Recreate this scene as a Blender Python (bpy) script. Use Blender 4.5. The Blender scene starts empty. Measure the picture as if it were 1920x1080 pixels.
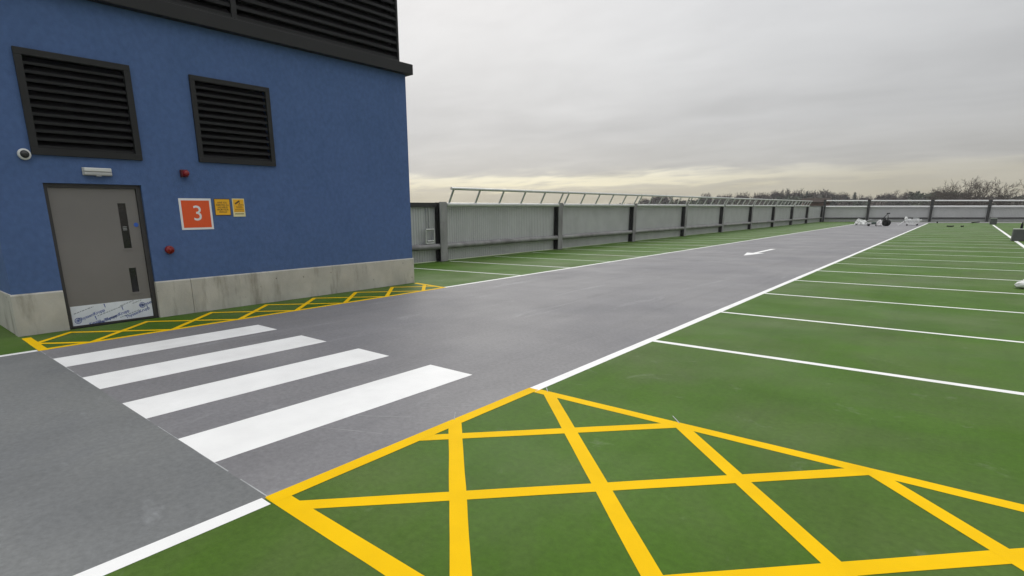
import bpy, bmesh, math, random
from mathutils import Vector, Matrix, noise
random.seed(7)
C = bpy.context.scene
COL = C.collection
S = 1.6 / 1.75            # survey units -> metres (eye height 1.6 m)
R = math.radians
# ------------------------------------------------------------------ camera
YAW, PITCH, ROLL = R(41.4269), R(13.181), R(-0.79433)
fw = Vector((-math.sin(YAW)*math.cos(PITCH), math.cos(YAW)*math.cos(PITCH), -math.sin(PITCH)))
rt = fw.cross(Vector((0, 0, 1))).normalized()
up = rt.cross(fw)
r2 = rt*math.cos(ROLL) + up*math.sin(ROLL)
u2 = -rt*math.sin(ROLL) + up*math.cos(ROLL)
cam_d = bpy.data.cameras.new('camera')
cam = bpy.data.objects.new('camera', cam_d)
COL.objects.link(cam)
cam.matrix_world = Matrix(((r2.x, u2.x, -fw.x, 0), (r2.y, u2.y, -fw.y, 0), (r2.z, u2.z, -fw.z, 1.6), (0, 0, 0, 1)))
cam_d.sensor_width = 36
cam_d.lens = 1020.86/1920*36
cam_d.shift_x = 0.03574
cam_d.shift_y = 0.05183
cam_d.clip_start = 0.05
cam_d.clip_end = 8000
C.camera = cam
# ------------------------------------------------------------------ world: overcast sky
SUN_AZ, SUN_EL = R(-44), R(36)
world = bpy.data.worlds.new('World')
C.world = world
world.use_nodes = True
wn, wl = world.node_tree.nodes, world.node_tree.links
wn.clear()
def W(t, **k):
    n = wn.new(t)
    for a, b in k.items(): setattr(n, a, b)
    return n
def wmath(op, a, b=None, c=None):
    n = W('ShaderNodeMath', operation=op)
    for i, v in enumerate((a, b, c)):
        if v is None: continue
        if isinstance(v, (int, float)): n.inputs[i].default_value = v
        else: wl.new(v, n.inputs[i])
    return n.outputs[0]
wout = W('ShaderNodeOutputWorld')
wbg = W('ShaderNodeBackground')
wbg.inputs['Strength'].default_value = 0.1
wl.new(wbg.outputs[0], wout.inputs[0])
tc = W('ShaderNodeTexCoord')
sx = W('ShaderNodeSeparateXYZ'); wl.new(tc.outputs['Generated'], sx.inputs[0])
z = wmath('MAXIMUM', sx.outputs[2], 0.0)
zz = wmath('ADD', z, 0.10)
cu, cv = wmath('DIVIDE', sx.outputs[0], zz), wmath('DIVIDE', sx.outputs[1], zz)
cmb = W('ShaderNodeCombineXYZ'); wl.new(cu, cmb.inputs[0]); wl.new(cv, cmb.inputs[1])
rotn = W('ShaderNodeMapping'); rotn.inputs['Rotation'].default_value = (0, 0, R(-10)); rotn.inputs['Scale'].default_value = (0.75, 1.1, 1)
wl.new(cmb.outputs[0], rotn.inputs[0])
def wnoise(scale, detail, rough, src, dist=0.0):
    n = W('ShaderNodeTexNoise'); n.inputs['Scale'].default_value = scale; n.inputs['Detail'].default_value = detail
    n.inputs['Roughness'].default_value = rough; n.inputs['Distortion'].default_value = dist
    wl.new(src, n.inputs['Vector']); return n.outputs['Fac']
n1 = wnoise(0.55, 7, 0.52, rotn.outputs[0], 0.35)
n2 = wnoise(2.1, 6, 0.55, rotn.outputs[0], 0.3)
ramp = W('ShaderNodeValToRGB')
cr = ramp.color_ramp
stops = [(0.0, (.520, .487, .385)), (.022, (.550, .512, .395)), (.045, (.530, .507, .440)), (.066, (.520, .515, .500)), (.13, (.560, .562, .565)),
         (.24, (.645, .650, .655)), (.40, (.640, .646, .658)), (.65, (1.30, 1.31, 1.33)), (1.0, (1.75, 1.76, 1.79))]
while len(cr.elements) < len(stops): cr.elements.new(0.5)
for e, (p, c) in zip(cr.elements, stops):
    e.position = p; e.color = (*c, 1)
wl.new(z, ramp.inputs[0])
cl = wmath('ADD', wmath('MULTIPLY', n1, 0.62), wmath('MULTIPLY', n2, 0.24))
cl = wmath('ADD', cl, 0.575)                      # about 0.85 .. 1.2
sd = W('ShaderNodeVectorMath', operation='DOT_PRODUCT')
wl.new(tc.outputs['Generated'], sd.inputs[0])
sd.inputs[1].default_value = (math.sin(SUN_AZ)*math.cos(SUN_EL), math.cos(SUN_AZ)*math.cos(SUN_EL), math.sin(SUN_EL))
lob = wmath('POWER', wmath('MAXIMUM', sd.outputs['Value'], 0.0), 5.0)
lob = wmath('ADD', wmath('MULTIPLY', lob, 0.42), 0.86)
# a bright cream break in the cloud low over the horizon
zb = wmath('ADD', wmath('MULTIPLY', n2, 0.045), 0.030)
bd = wmath('DIVIDE', wmath('SUBTRACT', z, zb), 0.011)
band = wmath('POWER', 2.718, wmath('MULTIPLY', wmath('MULTIPLY', bd, bd), -1.0))
sh = W('ShaderNodeVectorMath', operation='DOT_PRODUCT'); wl.new(tc.outputs['Generated'], sh.inputs[0])
sh.inputs[1].default_value = (math.sin(R(-34)), math.cos(R(-34)), 0)
bl = wmath('POWER', wmath('MAXIMUM', sh.outputs['Value'], 0.0), 14.0)
band = wmath('MULTIPLY', band, wmath('ADD', wmath('MULTIPLY', bl, 0.36), 0.05))
mul = W('ShaderNodeVectorMath', operation='SCALE'); wl.new(ramp.outputs[0], mul.inputs[0])
wl.new(wmath('MULTIPLY', cl, lob), mul.inputs['Scale'])
bv = W('ShaderNodeVectorMath', operation='SCALE'); bv.inputs[0].default_value = (1.0, .91, .52); wl.new(band, bv.inputs['Scale'])
addv = W('ShaderNodeVectorMath', operation='ADD'); wl.new(mul.outputs[0], addv.inputs[0]); wl.new(bv.outputs[0], addv.inputs[1])
x10 = W('ShaderNodeVectorMath', operation='SCALE'); wl.new(addv.outputs[0], x10.inputs[0]); x10.inputs['Scale'].default_value = 10.0
sky = W('ShaderNodeTexSky', sky_type='NISHITA')
sky.sun_disc = False; sky.sun_elevation = SUN_EL; sky.sun_rotation = SUN_AZ
sky.air_density = 1.0; sky.dust_density = 3.0
mix = W('ShaderNodeMix', data_type='RGBA'); mix.inputs['Factor'].default_value = 0.94
wl.new(sky.outputs[0], mix.inputs['A']); wl.new(x10.outputs[0], mix.inputs['B'])
wl.new(mix.outputs['Result'], wbg.inputs[0])
# ------------------------------------------------------------------ sun (behind cloud)
sun_d = bpy.data.lights.new('sun', 'SUN'); sun_d.energy = 0.9; sun_d.angle = R(40); sun_d.color = (1, .965, .91)
sun = bpy.data.objects.new('sun', sun_d); COL.objects.link(sun)
sv = Vector((math.sin(SUN_AZ)*math.cos(SUN_EL), math.cos(SUN_AZ)*math.cos(SUN_EL), math.sin(SUN_EL)))
sun.rotation_euler = sv.to_track_quat('Z', 'Y').to_euler()
sun.location = (0, 0, 60)
C.view_settings.view_transform = 'Standard'; C.view_settings.look = 'None'
C.view_settings.exposure = 0.0; C.view_settings.gamma = 1.0; C.view_settings.use_curve_mapping = False

# ------------------------------------------------------------------ materials
def mat(name, col, rough=0.6, metal=0.0, var=0.12, vscale=3.0, bump=0.0, bscale=60.0, spec=0.5, stretch=(1, 1, 1), col2=None, c2scale=1.0, c2lo=.45, c2hi=.65, rvar=0.0, extra=None):
    m = bpy.data.materials.new(name); m.use_nodes = True
    nt = m.node_tree; N, L = nt.nodes, nt.links
    b = N['Principled BSDF']
    b.inputs['Roughness'].default_value = rough; b.inputs['Metallic'].default_value = metal
    b.inputs['Specular IOR Level'].default_value = spec
    co = N.new('ShaderNodeNewGeometry').outputs['Position']
    mp = N.new('ShaderNodeMapping'); mp.inputs['Scale'].default_value = stretch; L.new(co, mp.inputs[0])
    def noi(sc, det=5, ro=.55, dist=0.0):
        n = N.new('ShaderNodeTexNoise'); n.inputs['Scale'].default_value = sc; n.inputs['Detail'].default_value = det; n.inputs['Roughness'].default_value = ro
        n.inputs['Distortion'].default_value = dist
        L.new(mp.outputs[0], n.inputs['Vector']); return n.outputs['Fac']
    def mr(src, a, c, d, e):
        n = N.new('ShaderNodeMapRange'); n.inputs[1].default_value = a; n.inputs[2].default_value = c; n.inputs[3].default_value = d; n.inputs[4].default_value = e
        L.new(src, n.inputs[0]); return n.outputs[0]
    rgb = N.new('ShaderNodeRGB'); rgb.outputs[0].default_value = (*col, 1); src = rgb.outputs[0]
    if col2:
        mx = N.new('ShaderNodeMix'); mx.data_type = 'RGBA'
        L.new(mr(noi(c2scale, 6, .6, .4), c2lo, c2hi, 0, 1), mx.inputs['Factor'])
        L.new(src, mx.inputs['A']); mx.inputs['B'].default_value = (*col2, 1); src = mx.outputs['Result']
    if extra: src = extra(nt, src, noi, mr, mp)
    if var:
        sc = N.new('ShaderNodeVectorMath'); sc.operation = 'SCALE'
        L.new(src, sc.inputs[0]); L.new(mr(noi(vscale), .3, .7, 1-var, 1+var), sc.inputs['Scale']); src = sc.outputs[0]
    L.new(src, b.inputs['Base Color'])
    if rvar: L.new(mr(noi(vscale*.6, 4), .3, .7, max(.05, rough-rvar), min(1, rough+rvar)), b.inputs['Roughness'])
    if bump:
        bp = N.new('ShaderNodeBump'); bp.inputs['Strength'].default_value = bump; bp.inputs['Distance'].default_value = .01
        L.new(noi(bscale, 4, .6), bp.inputs['Height']); L.new(bp.outputs[0], b.inputs['Normal'])
    return m
def scuffs(color, amount, stretch, scale=1.3, thr=.70, tyre=.10):
    # pale scuffs, tyre rubs and patches left on the paint by traffic and squeegees
    def ex(nt, src, noi, mr, mp):
        N, L = nt.nodes, nt.links
        m2 = N.new('ShaderNodeMapping'); m2.inputs['Scale'].default_value = stretch
        L.new(N.new('ShaderNodeNewGeometry').outputs['Position'], m2.inputs[0])
        n = N.new('ShaderNodeTexNoise'); n.inputs['Scale'].default_value = scale; n.inputs['Detail'].default_value = 9; n.inputs['Roughness'].default_value = .66; n.inputs['Distortion'].default_value = .6
        L.new(m2.outputs[0], n.inputs['Vector'])
        mx = N.new('ShaderNodeMix'); mx.data_type = 'RGBA'
        L.new(mr(n.outputs['Fac'], thr, thr+.12, 0, amount), mx.inputs['Factor'])
        L.new(src, mx.inputs['A']); mx.inputs['B'].default_value = (*color, 1)
        # fine specks
        v = N.new('ShaderNodeTexNoise'); v.inputs['Scale'].default_value = 38; v.inputs['Detail'].default_value = 2
        L.new(N.new('ShaderNodeNewGeometry').outputs['Position'], v.inputs['Vector'])
        m3 = N.new('ShaderNodeMix'); m3.data_type = 'RGBA'
        L.new(mr(v.outputs['Fac'], .765, .80, 0, amount*.9), m3.inputs['Factor'])
        L.new(mx.outputs['Result'], m3.inputs['A']); m3.inputs['B'].default_value = (*color, 1)
        # faint dark tyre rubs running along the lane
        m4 = N.new('ShaderNodeMapping'); m4.inputs['Scale'].default_value = (2.4, .10, 1)
        L.new(N.new('ShaderNodeNewGeometry').outputs['Position'], m4.inputs[0])
        t = N.new('ShaderNodeTexNoise'); t.inputs['Scale'].default_value = 1.7; t.inputs['Detail'].default_value = 8; t.inputs['Roughness'].default_value = .62; t.inputs['Distortion'].default_value = .25
        L.new(m4.outputs[0], t.inputs['Vector'])
        sc = N.new('ShaderNodeVectorMath'); sc.operation = 'SCALE'
        L.new(m3.outputs['Result'], sc.inputs[0]); L.new(mr(t.outputs['Fac'], .50, .72, 1.0, 1-tyre), sc.inputs['Scale'])
        # grit
        g = N.new('ShaderNodeTexNoise'); g.inputs['Scale'].default_value = 24; g.inputs['Detail'].default_value = 5; g.inputs['Roughness'].default_value = .7
        L.new(N.new('ShaderNodeNewGeometry').outputs['Position'], g.inputs['Vector'])
        s2 = N.new('ShaderNodeVectorMath'); s2.operation = 'SCALE'
        L.new(sc.outputs[0], s2.inputs[0]); L.new(mr(g.outputs['Fac'], .3, .7, .85, 1.15), s2.inputs['Scale'])
        return s2.outputs[0]
    return ex
M = {}
M['green'] = mat('green_deck_paint', (.058, .126, .011), .57, spec=.08, var=.13, vscale=.9, bump=.25, bscale=90, col2=(.078, .122, .032), c2scale=.45, rvar=.12, extra=scuffs((.17, .22, .12), .55, (1, 1, 1), 2.6, .615))
M['grey'] = mat('grey_lane_paint', (.208, .204, .208), .55, spec=.12, var=.08, vscale=.7, bump=.22, bscale=80, col2=(.180, .178, .186), c2scale=.4, rvar=.13, extra=scuffs((.30, .30, .305), .6, (1.6, .35, 1), 1.3, .60, tyre=.09))
M['grey2'] = mat('blue_grey_lane_paint', (.178, .183, .179), .55, spec=.12, var=.08, vscale=.8, bump=.22, bscale=80, col2=(.156, .162, .164), c2scale=.5, rvar=.12, extra=scuffs((.27, .28, .285), .6, (.5, 1.3, 1), 1.5, .61, tyre=.09))
M['white'] = mat('white_line_paint', (.80, .80, .785), .5, spec=.2, var=.05, vscale=2.5, bump=.15, bscale=90, col2=(.72, .715, .70), c2scale=1.4, c2lo=.5, c2hi=.75)
M['bayline'] = mat('thin_white_bay_line_paint', (.64, .68, .60), .5, spec=.2, var=.08, vscale=2.5, bump=.15, bscale=90)
M['yellow'] = mat('yellow_line_paint', (.80, .49, .004), .6, spec=.03, var=.06, vscale=2.0, bump=.15, bscale=90, col2=(.75, .445, .005), c2scale=1.7, c2lo=.5, c2hi=.75)
M['chalk'] = mat('chalk_line', (.36, .37, .37), .8, var=.25, vscale=6)
M['blue'] = mat('blue_render', (.076, .132, .285), .85, var=.09, vscale=14, bump=.5, bscale=45, spec=.25, col2=(.070, .124, .268), c2scale=1.6, stretch=(1, 1, .9))
def concrete_ex(nt, src, noi, mr, mp):
    N, L = nt.nodes, nt.links
    m2 = N.new('ShaderNodeMapping'); m2.inputs['Scale'].default_value = (2.6, 2.6, .55)
    L.new(N.new('ShaderNodeNewGeometry').outputs['Position'], m2.inputs[0])
    n = N.new('ShaderNodeTexNoise'); n.inputs['Scale'].default_value = 1.2; n.inputs['Detail'].default_value = 7; n.inputs['Roughness'].default_value = .62
    L.new(m2.outputs[0], n.inputs['Vector'])
    mx = N.new('ShaderNodeMix'); mx.data_type = 'RGBA'
    L.new(mr(n.outputs['Fac'], .54, .76, 0, .85), mx.inputs['Factor']); L.new(src, mx.inputs['A']); mx.inputs['B'].default_value = (.13, .12, .09, 1)
    v = N.new('ShaderNodeTexVoronoi'); v.inputs['Scale'].default_value = 5.5
    L.new(N.new('ShaderNodeNewGeometry').outputs['Position'], v.inputs['Vector'])
    m3 = N.new('ShaderNodeMix'); m3.data_type = 'RGBA'
    L.new(mr(v.outputs['Distance'], .05, .10, .7, 0), m3.inputs['Factor']); L.new(mx.outputs['Result'], m3.inputs['A']); m3.inputs['B'].default_value = (.09, .085, .07, 1)
    return m3.outputs['Result']
M['concrete'] = mat('bare_concrete', (.44, .43, .39), .85, var=.14, vscale=2.2, bump=.5, bscale=30, spec=.25, extra=concrete_ex)
M['block'] = mat('dark_grey_concrete', (.075, .080, .078), .8, var=.15, vscale=4, bump=.4, bscale=30)
M['block_top'] = mat('pale_block_capping', (.38, .40, .37), .7, var=.12, vscale=4)
M['charcoal'] = mat('charcoal_powder_coat', (.010, .0103, .011), .55, var=.12, vscale=2, bump=.05, spec=.4)
M['slat'] = mat('dark_louvre_blade', (.006, .006, .007), .6, var=.1, vscale=2, spec=.35)
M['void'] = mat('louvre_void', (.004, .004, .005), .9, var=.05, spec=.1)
M['door'] = mat('taupe_door_paint', (.172, .163, .156), .5, var=.06, vscale=1.5, bump=.06, bscale=40, rvar=.06)
M['doorframe'] = mat('dark_door_frame_paint', (.035, .033, .033), .55, var=.1)
M['glass'] = mat('dark_vision_glass', (.012, .011, .013), .12, var=.3, vscale=9)
M['film'] = mat('protective_film', (.68, .72, .79), .35, var=.10, vscale=2.5, bump=.25, bscale=8)
M['film_blue'] = mat('film_print_blue', (.085, .125, .36), .45, var=.05)
M['film_grey'] = mat('film_print_grey', (.27, .31, .36), .45, var=.05)
M['joint'] = mat('dirty_green_joint', (.022, .040, .012), .8, var=.2)
M['scrape'] = mat('pale_scrape', (.25, .25, .252), .8, var=.2, vscale=9)
M['disc'] = mat('blue_disc', (.02, .10, .48), .4, var=.05)
M['plastic_white'] = mat('white_plastic', (.62, .63, .62), .4, var=.06, vscale=6)
M['white_rail'] = mat('white_painted_rail', (.86, .86, .85), .35, var=.04, vscale=4)
M['plastic_grey'] = mat('pale_grey_plastic', (.42, .43, .43), .45, var=.06, vscale=6)
M['dome'] = mat('smoked_dome', (.02, .021, .021), .15, var=.1)
M['red'] = mat('red_alarm_plastic', (.20, .006, .007), .35, var=.1, vscale=9)
M['darkred'] = mat('dark_red_alarm_plastic', (.085, .004, .006), .4, var=.1, vscale=9)
M['sign_white'] = mat('sign_white', (.75, .75, .76), .45, var=.04)
M['sign_red'] = mat('sign_orange_red', (.72, .085, .012), .45, var=.04)
M['sign_yellow'] = mat('sign_yellow', (.80, .42, .012), .45, var=.05)
M['sign_pale'] = mat('sign_pale_yellow', (.74, .68, .38), .45, var=.05)
M['sign_black'] = mat('sign_print_black', (.015, .014, .012), .5, var=.05)
M['sign_brown'] = mat('sign_print_brown', (.10, .06, .015), .5, var=.05)
M['galv'] = mat('galvanised_steel', (.50, .51, .49), .42, .55, var=.16, vscale=7, rvar=.12)
M['rail_pale'] = mat('pale_galvanised_rail', (.58, .59, .57), .40, .30, var=.10, vscale=5, rvar=.1)
M['post'] = mat('weathered_steel_post', (.27, .27, .265), .6, .25, var=.22, vscale=2.2, col2=(.19, .18, .185), c2scale=1.6, stretch=(1, 1, .6))
M['web'] = mat('dark_steel', (.028, .029, .028), .6, var=.2, vscale=3)  # near-black tone for post webs, top channels and end-fence posts
M['sheet'] = mat('grey_profiled_cladding', (.44, .45, .445), .45, .1, var=.08, vscale=1.3, rvar=.08)
M['sheet_far'] = mat('pale_profiled_cladding', (.52, .525, .525), .5, .1, var=.06, vscale=.8)
M['black'] = mat('black_rubber', (.006, .006, .006), .7, spec=.15, var=.2, vscale=8)
M['plastic_sheet'] = mat('crumpled_polythene', (.66, .67, .65), .35, var=.22, vscale=5, bump=.6, bscale=14)
M['sack'] = mat('white_woven_sack', (.70, .68, .68), .55, var=.14, vscale=6, bump=.4, bscale=18)
M['bottle_green'] = mat('dark_green_plastic', (.012, .035, .026), .4, var=.1)
M['cart'] = mat('white_coated_wire', (.84, .84, .84), .45, var=.1, vscale=6)
M['wall_far'] = mat('car_park_concrete_wall', (.32, .31, .29), .85, var=.15, vscale=.4)
M['land'] = mat('rough_winter_grass', (.060, .075, .030), .9, var=.35, vscale=.02, bump=0, col2=(.075, .060, .040), c2scale=.01)
M['bark'] = mat('winter_bark', (.060, .048, .038), .9, var=.25, vscale=1.0)
M['twig'] = mat('brown_winter_twigs', (.078, .060, .047), .9, var=.30, vscale=.25)
M['leaf_dark'] = mat('dark_evergreen_leaves', (.028, .042, .022), .8, var=.35, vscale=.2)
M['leaf_mid'] = mat('dull_green_leaves', (.056, .078, .034), .8, var=.35, vscale=.12, col2=(.070, .055, .042), c2scale=.04, c2lo=.42, c2hi=.58)
M['tile'] = mat('brown_roof_tiles', (.045, .034, .028), .95, spec=.1, var=.2, vscale=1.2)
M['brick'] = mat('brown_brickwork', (.14, .085, .065), .85, var=.2, vscale=1.5)
M['pane'] = mat('house_window_glass', (.03, .035, .04), .1, var=.1)

# ------------------------------------------------------------------ mesh builder
class MB:
    def __init__(s): s.v, s.f, s.mi, s.sm = [], [], [], []
    def add(s, vs, fs, mi=0, smooth=False):
        o = len(s.v); s.v += [Vector(p) for p in vs]
        for f in fs: s.f.append([i+o for i in f]); s.mi.append(mi); s.sm.append(smooth)
        return s
    def quad(s, a, b, c, d, mi=0): return s.add([a, b, c, d], [(0, 1, 2, 3)], mi)
    def box(s, x0, x1, y0, y1, z0, z1, mi=0, bev=0.0):
        if bev <= 0:
            vs = [(x, y, zc) for zc in (z0, z1) for y in (y0, y1) for x in (x0, x1)]
            return s.add(vs, [(0, 2, 3, 1), (4, 5, 7, 6), (0, 1, 5, 4), (2, 6, 7, 3), (0, 4, 6, 2), (1, 3, 7, 5)], mi)
        bm = bmesh.new(); bmesh.ops.create_cube(bm, size=1)
        bmesh.ops.scale(bm, vec=(x1-x0, y1-y0, z1-z0), verts=bm.verts)
        bmesh.ops.translate(bm, vec=((x0+x1)/2, (y0+y1)/2, (z0+z1)/2), verts=bm.verts)
        bmesh.ops.bevel(bm, geom=bm.edges[:], offset=bev, segments=2, affect='EDGES', profile=.5)
        return s.frombm(bm, mi)
    def frombm(s, bm, mi=0, smooth=False):
        bm.verts.index_update()
        s.add([v.co.copy() for v in bm.verts], [[v.index for v in f.verts] for f in bm.faces], mi, smooth); bm.free(); return s
    def tube(s, pts, rad, n=8, mi=0, cap=True, smooth=True):
        pts = [Vector(p) for p in pts]; rings = []
        rads = rad if isinstance(rad, (list, tuple)) else [rad]*len(pts)
        for i, p in enumerate(pts):
            d = (pts[min(i+1, len(pts)-1)] - pts[max(i-1, 0)]).normalized()
            a = d.cross(Vector((0, 0, 1)) if abs(d.z) < .9 else Vector((1, 0, 0))).normalized(); b = d.cross(a)
            rings.append([p + (a*math.cos(2*math.pi*k/n) + b*math.sin(2*math.pi*k/n))*rads[i] for k in range(n)])
        vs = [v for r in rings for v in r]
        fs = [(i*n+k, i*n+(k+1) % n, (i+1)*n+(k+1) % n, (i+1)*n+k) for i in range(len(pts)-1) for k in range(n)]
        s.add(vs, fs, mi, smooth)
        if cap:
            s.add(rings[0], [tuple(range(n))], mi); s.add(rings[-1], [tuple(range(n-1, -1, -1))], mi)
        return s
    def lathe(s, base, axis, prof, n=20, mi=0, smooth=True):   # prof: (distance along axis, radius)
        base = Vector(base); d = Vector(axis).normalized()
        return s.tube([base + d*h for h, _ in prof], [max(r, 1e-4) for _, r in prof], n, mi, True, smooth)
    def build(s, name, mats, parent=None, org=(0, 0, 0), **props):
        o = Vector(org)
        me = bpy.data.meshes.new(name)
        me.from_pydata([(v - o)*S for v in s.v], [], s.f)
        if not isinstance(mats, (list, tuple)): mats = [mats]
        for m in mats: me.materials.append(M[m])
        me.polygons.foreach_set('material_index', s.mi); me.polygons.foreach_set('use_smooth', s.sm)
        me.update()
        ob = bpy.data.objects.new(name, me); COL.objects.link(ob)
        if parent is not None: ob.parent = parent
        for k, v in props.items(): ob[k] = v
        return ob
def place(ob, loc): ob.location = Vector(loc)*S; return ob
def thing(name, label, cat, loc, group=None):
    o = bpy.data.objects.new(name, None); COL.objects.link(o); o.location = Vector(loc)*S; o.empty_display_size = .2
    o['label'] = label; o['category'] = cat
    if group: o['group'] = group
    return o
def dup(ob, parent, loc=None):
    c = ob.copy(); COL.objects.link(c); c.parent = parent
    if loc is not None: c.location = Vector(loc)*S
    return c
def text_mb(mb, txt, size, at, mi=0, bold=0.0, ang=0.0, align='CENTER', clip=None, squash=1.0):
    """flat lettering on a wall plane facing +x: text runs along +y, up is +z"""
    cu = bpy.data.curves.new('lettering', 'FONT'); cu.body = txt; cu.size = size; cu.align_x = align; cu.align_y = 'CENTER'; cu.offset = bold; cu.resolution_u = 4
    ob = bpy.data.objects.new('lettering', cu); COL.objects.link(ob)
    me = bpy.data.meshes.new_from_object(ob.evaluated_get(bpy.context.evaluated_depsgraph_get()))
    bm = bmesh.new(); bm.from_mesh(me)
    bpy.data.objects.remove(ob); bpy.data.curves.remove(cu); bpy.data.meshes.remove(me)
    ca, sa = math.cos(ang), math.sin(ang)
    for v in bm.verts:
        a, b = v.co.x*squash, v.co.y
        v.co = Vector((at[0], at[1] + a*ca - b*sa, at[2] + a*sa + b*ca))
    if clip: clip_bm(bm, clip)
    mb.frombm(bm, mi)
def clip_bm(bm, clip):
    y0, y1, z0, z1 = clip
    for co, no in (((0, y0, 0), (0, -1, 0)), ((0, y1, 0), (0, 1, 0)), ((0, 0, z0), (0, 0, -1)), ((0, 0, z1), (0, 0, 1))):
        bmesh.ops.bisect_plane(bm, geom=bm.verts[:]+bm.edges[:]+bm.faces[:], plane_co=co, plane_no=no, clear_outer=True)

# ================================================================== SETTING
def land_z(x, y):
    r = math.hypot(x, y)
    t = min(1, max(0, (r-140)/190)); t = t*t*(3-2*t)
    return -13 + 9.0*t + 1.2*noise.noise(Vector((x*.008, y*.008, 0)))*t
lv, lf = [], []
rad = [0, 60, 110, 140, 170, 200, 240, 280, 330, 400, 500]; NA = 96
for r in rad:
    for k in range(NA):
        a = 2*math.pi*k/NA; x, y = r*math.sin(a), r*math.cos(a)
        lv.append((x, y, land_z(x, y)))
for i in range(len(rad)-1):
    for k in range(NA): lf.append((i*NA+k, i*NA+(k+1) % NA, (i+1)*NA+(k+1) % NA, (i+1)*NA+k))
mb = MB().add([Vector(v)/S for v in lv], lf, 0, True); mb.build('ground', 'land', kind='structure')

DX0, DX1, DY0, DY1 = -15.05, 36.0, -32.0, 89.4
deck = MB().quad((DX0, DY0, 0), (DX1, DY0, 0), (DX1, DY1, 0), (DX0, DY1, 0)).build('car_park_deck', 'green', kind='structure')
w = MB().box(DX0+.01, DX1-.01, DY0+.01, DY1-.01, -14.5, -.004); w.build('deck_slab', 'wall_far', deck)
RX0, RX1 = -9.27, -3.10
SEAM = 1.487
road = MB()
road.quad((RX0, SEAM, .0008), (RX1, SEAM, .0008), (RX1, 82.2, .0008), (RX0, 82.2, .0008), 0)
road.quad((RX0, DY0+.5, .0008), (RX1, DY0+.5, .0008), (RX1, SEAM, .0008), (RX0, SEAM, .0008), 1)
road.quad((RX0, 82.2, .0008), (14, 82.2, .0008), (14, 88.4, .0008), (RX0, 88.4, .0008), 0)
road = road.build('road', ['grey', 'grey2'], kind='structure')

def strip(mb, a, b, wd, zc, mi=0, segs=None, jit=.0):
    """painted stripe between two ground points, hand-masked edges"""
    a, b = Vector((*a, 0)), Vector((*b, 0)); d = (b-a); L = d.length; d /= L; nrm = Vector((-d.y, d.x, 0))*wd/2
    n = segs or 1; vs = []
    for i in range(n+1):
        p = a + d*L*i/n
        j1 = (random.random()-.5)*jit if 0 < i < n else 0; j2 = (random.random()-.5)*jit if 0 < i < n else 0
        for q in (p - nrm*(1+j1), p + nrm*(1+j2)): vs.append((q.x, q.y, zc))
    mb.add(vs, [(2*i, 2*i+2, 2*i+3, 2*i+1) for i in range(n)], mi)
# --- zebra crossing
for x0, x1, y1 in ((-8.58, -7.96, 4.27), (-7.26, -6.60, 4.27), (-5.90, -5.26, 4.30), (-4.55, -3.88, 4.34)):
    m = MB(); strip(m, ((x0+x1)/2, SEAM+.003), ((x0+x1)/2, y1), x1-x0, .0018, 0, 14, .012); m.build('zebra_stripe', 'white', road)
# --- edge lines
def line(name, a, b, wd, material, parent, zc=.0018, segs=8, jit=.12):
    m = MB(); strip(m, a, b, wd, zc, 0, segs, jit); return m.build(name, material, parent)
line('edge_line', (-3.065, DY0+1), (-3.065, SEAM-.03), .115, 'white', road, segs=30)
line('edge_line', (-3.055, 4.30), (-3.055, 80.4), .115, 'white', road, segs=80)
line('edge_line', (-9.315, DY0+1), (-9.315, SEAM-.02), .11, 'white', road, segs=30)
line('edge_line', (-9.33, 9.46), (-9.33, 79.5), .11, 'white', road, segs=80)
line('end_line', (-3.1, 80.4), (-.9, 80.5), .12, 'bayline', road)
m = MB()
random.seed(3)
xx = RX0
while xx < RX1-.1:                                     # broken chalk setting-out line along the paint seam
    L = random.uniform(.15, .9)
    if random.random() < .8: strip(m, (xx, SEAM+.004), (min(xx+L, RX1), SEAM+.004), random.uniform(.005, .010), .0016)
    xx += L + random.uniform(.02, .25)
m.build('chalk_line', 'chalk', road)
# direction arrow pointing back down the lane
m = MB(); m.add([(-6.345, 23.22, .0018), (-5.985, 24.82, .0018), (-6.245, 24.74, .0018), (-6.245, 27.72, .0018), (-6.43, 27.66, .0018), (-6.43, 24.76, .0018), (-6.68, 24.90, .0018)], [(0, 1, 2, 5, 6), (2, 3, 4, 5)])
m.build('direction_arrow', 'white', road)
# --- bay lines, right side
by = [7.14 + 2.83*k for k in range(25)]
for i, y in enumerate(by):
    line('bay_line', (-3.0, y+.0), (2.08, y+.03), .105 if i == 0 else .085, 'white' if i < 5 else 'bayline', deck, .0010, 10, .14)
line('bay_line', (-3.0, SEAM-2.83), (2.08, SEAM-2.83), .09, 'white', deck, .0010)
line('column_line', (2.135, 4.3), (2.135, 73.6), .14, 'white', deck, .0022, 60)
# --- bay lines, left side
for k in range(24):
    y = 12.43 + 2.71*k
    line('bay_line', (-9.39, y+.20), (-14.5, y-.12), .085, 'bayline' if k > 1 else 'white', deck, .0010, 10, .14)
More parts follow.
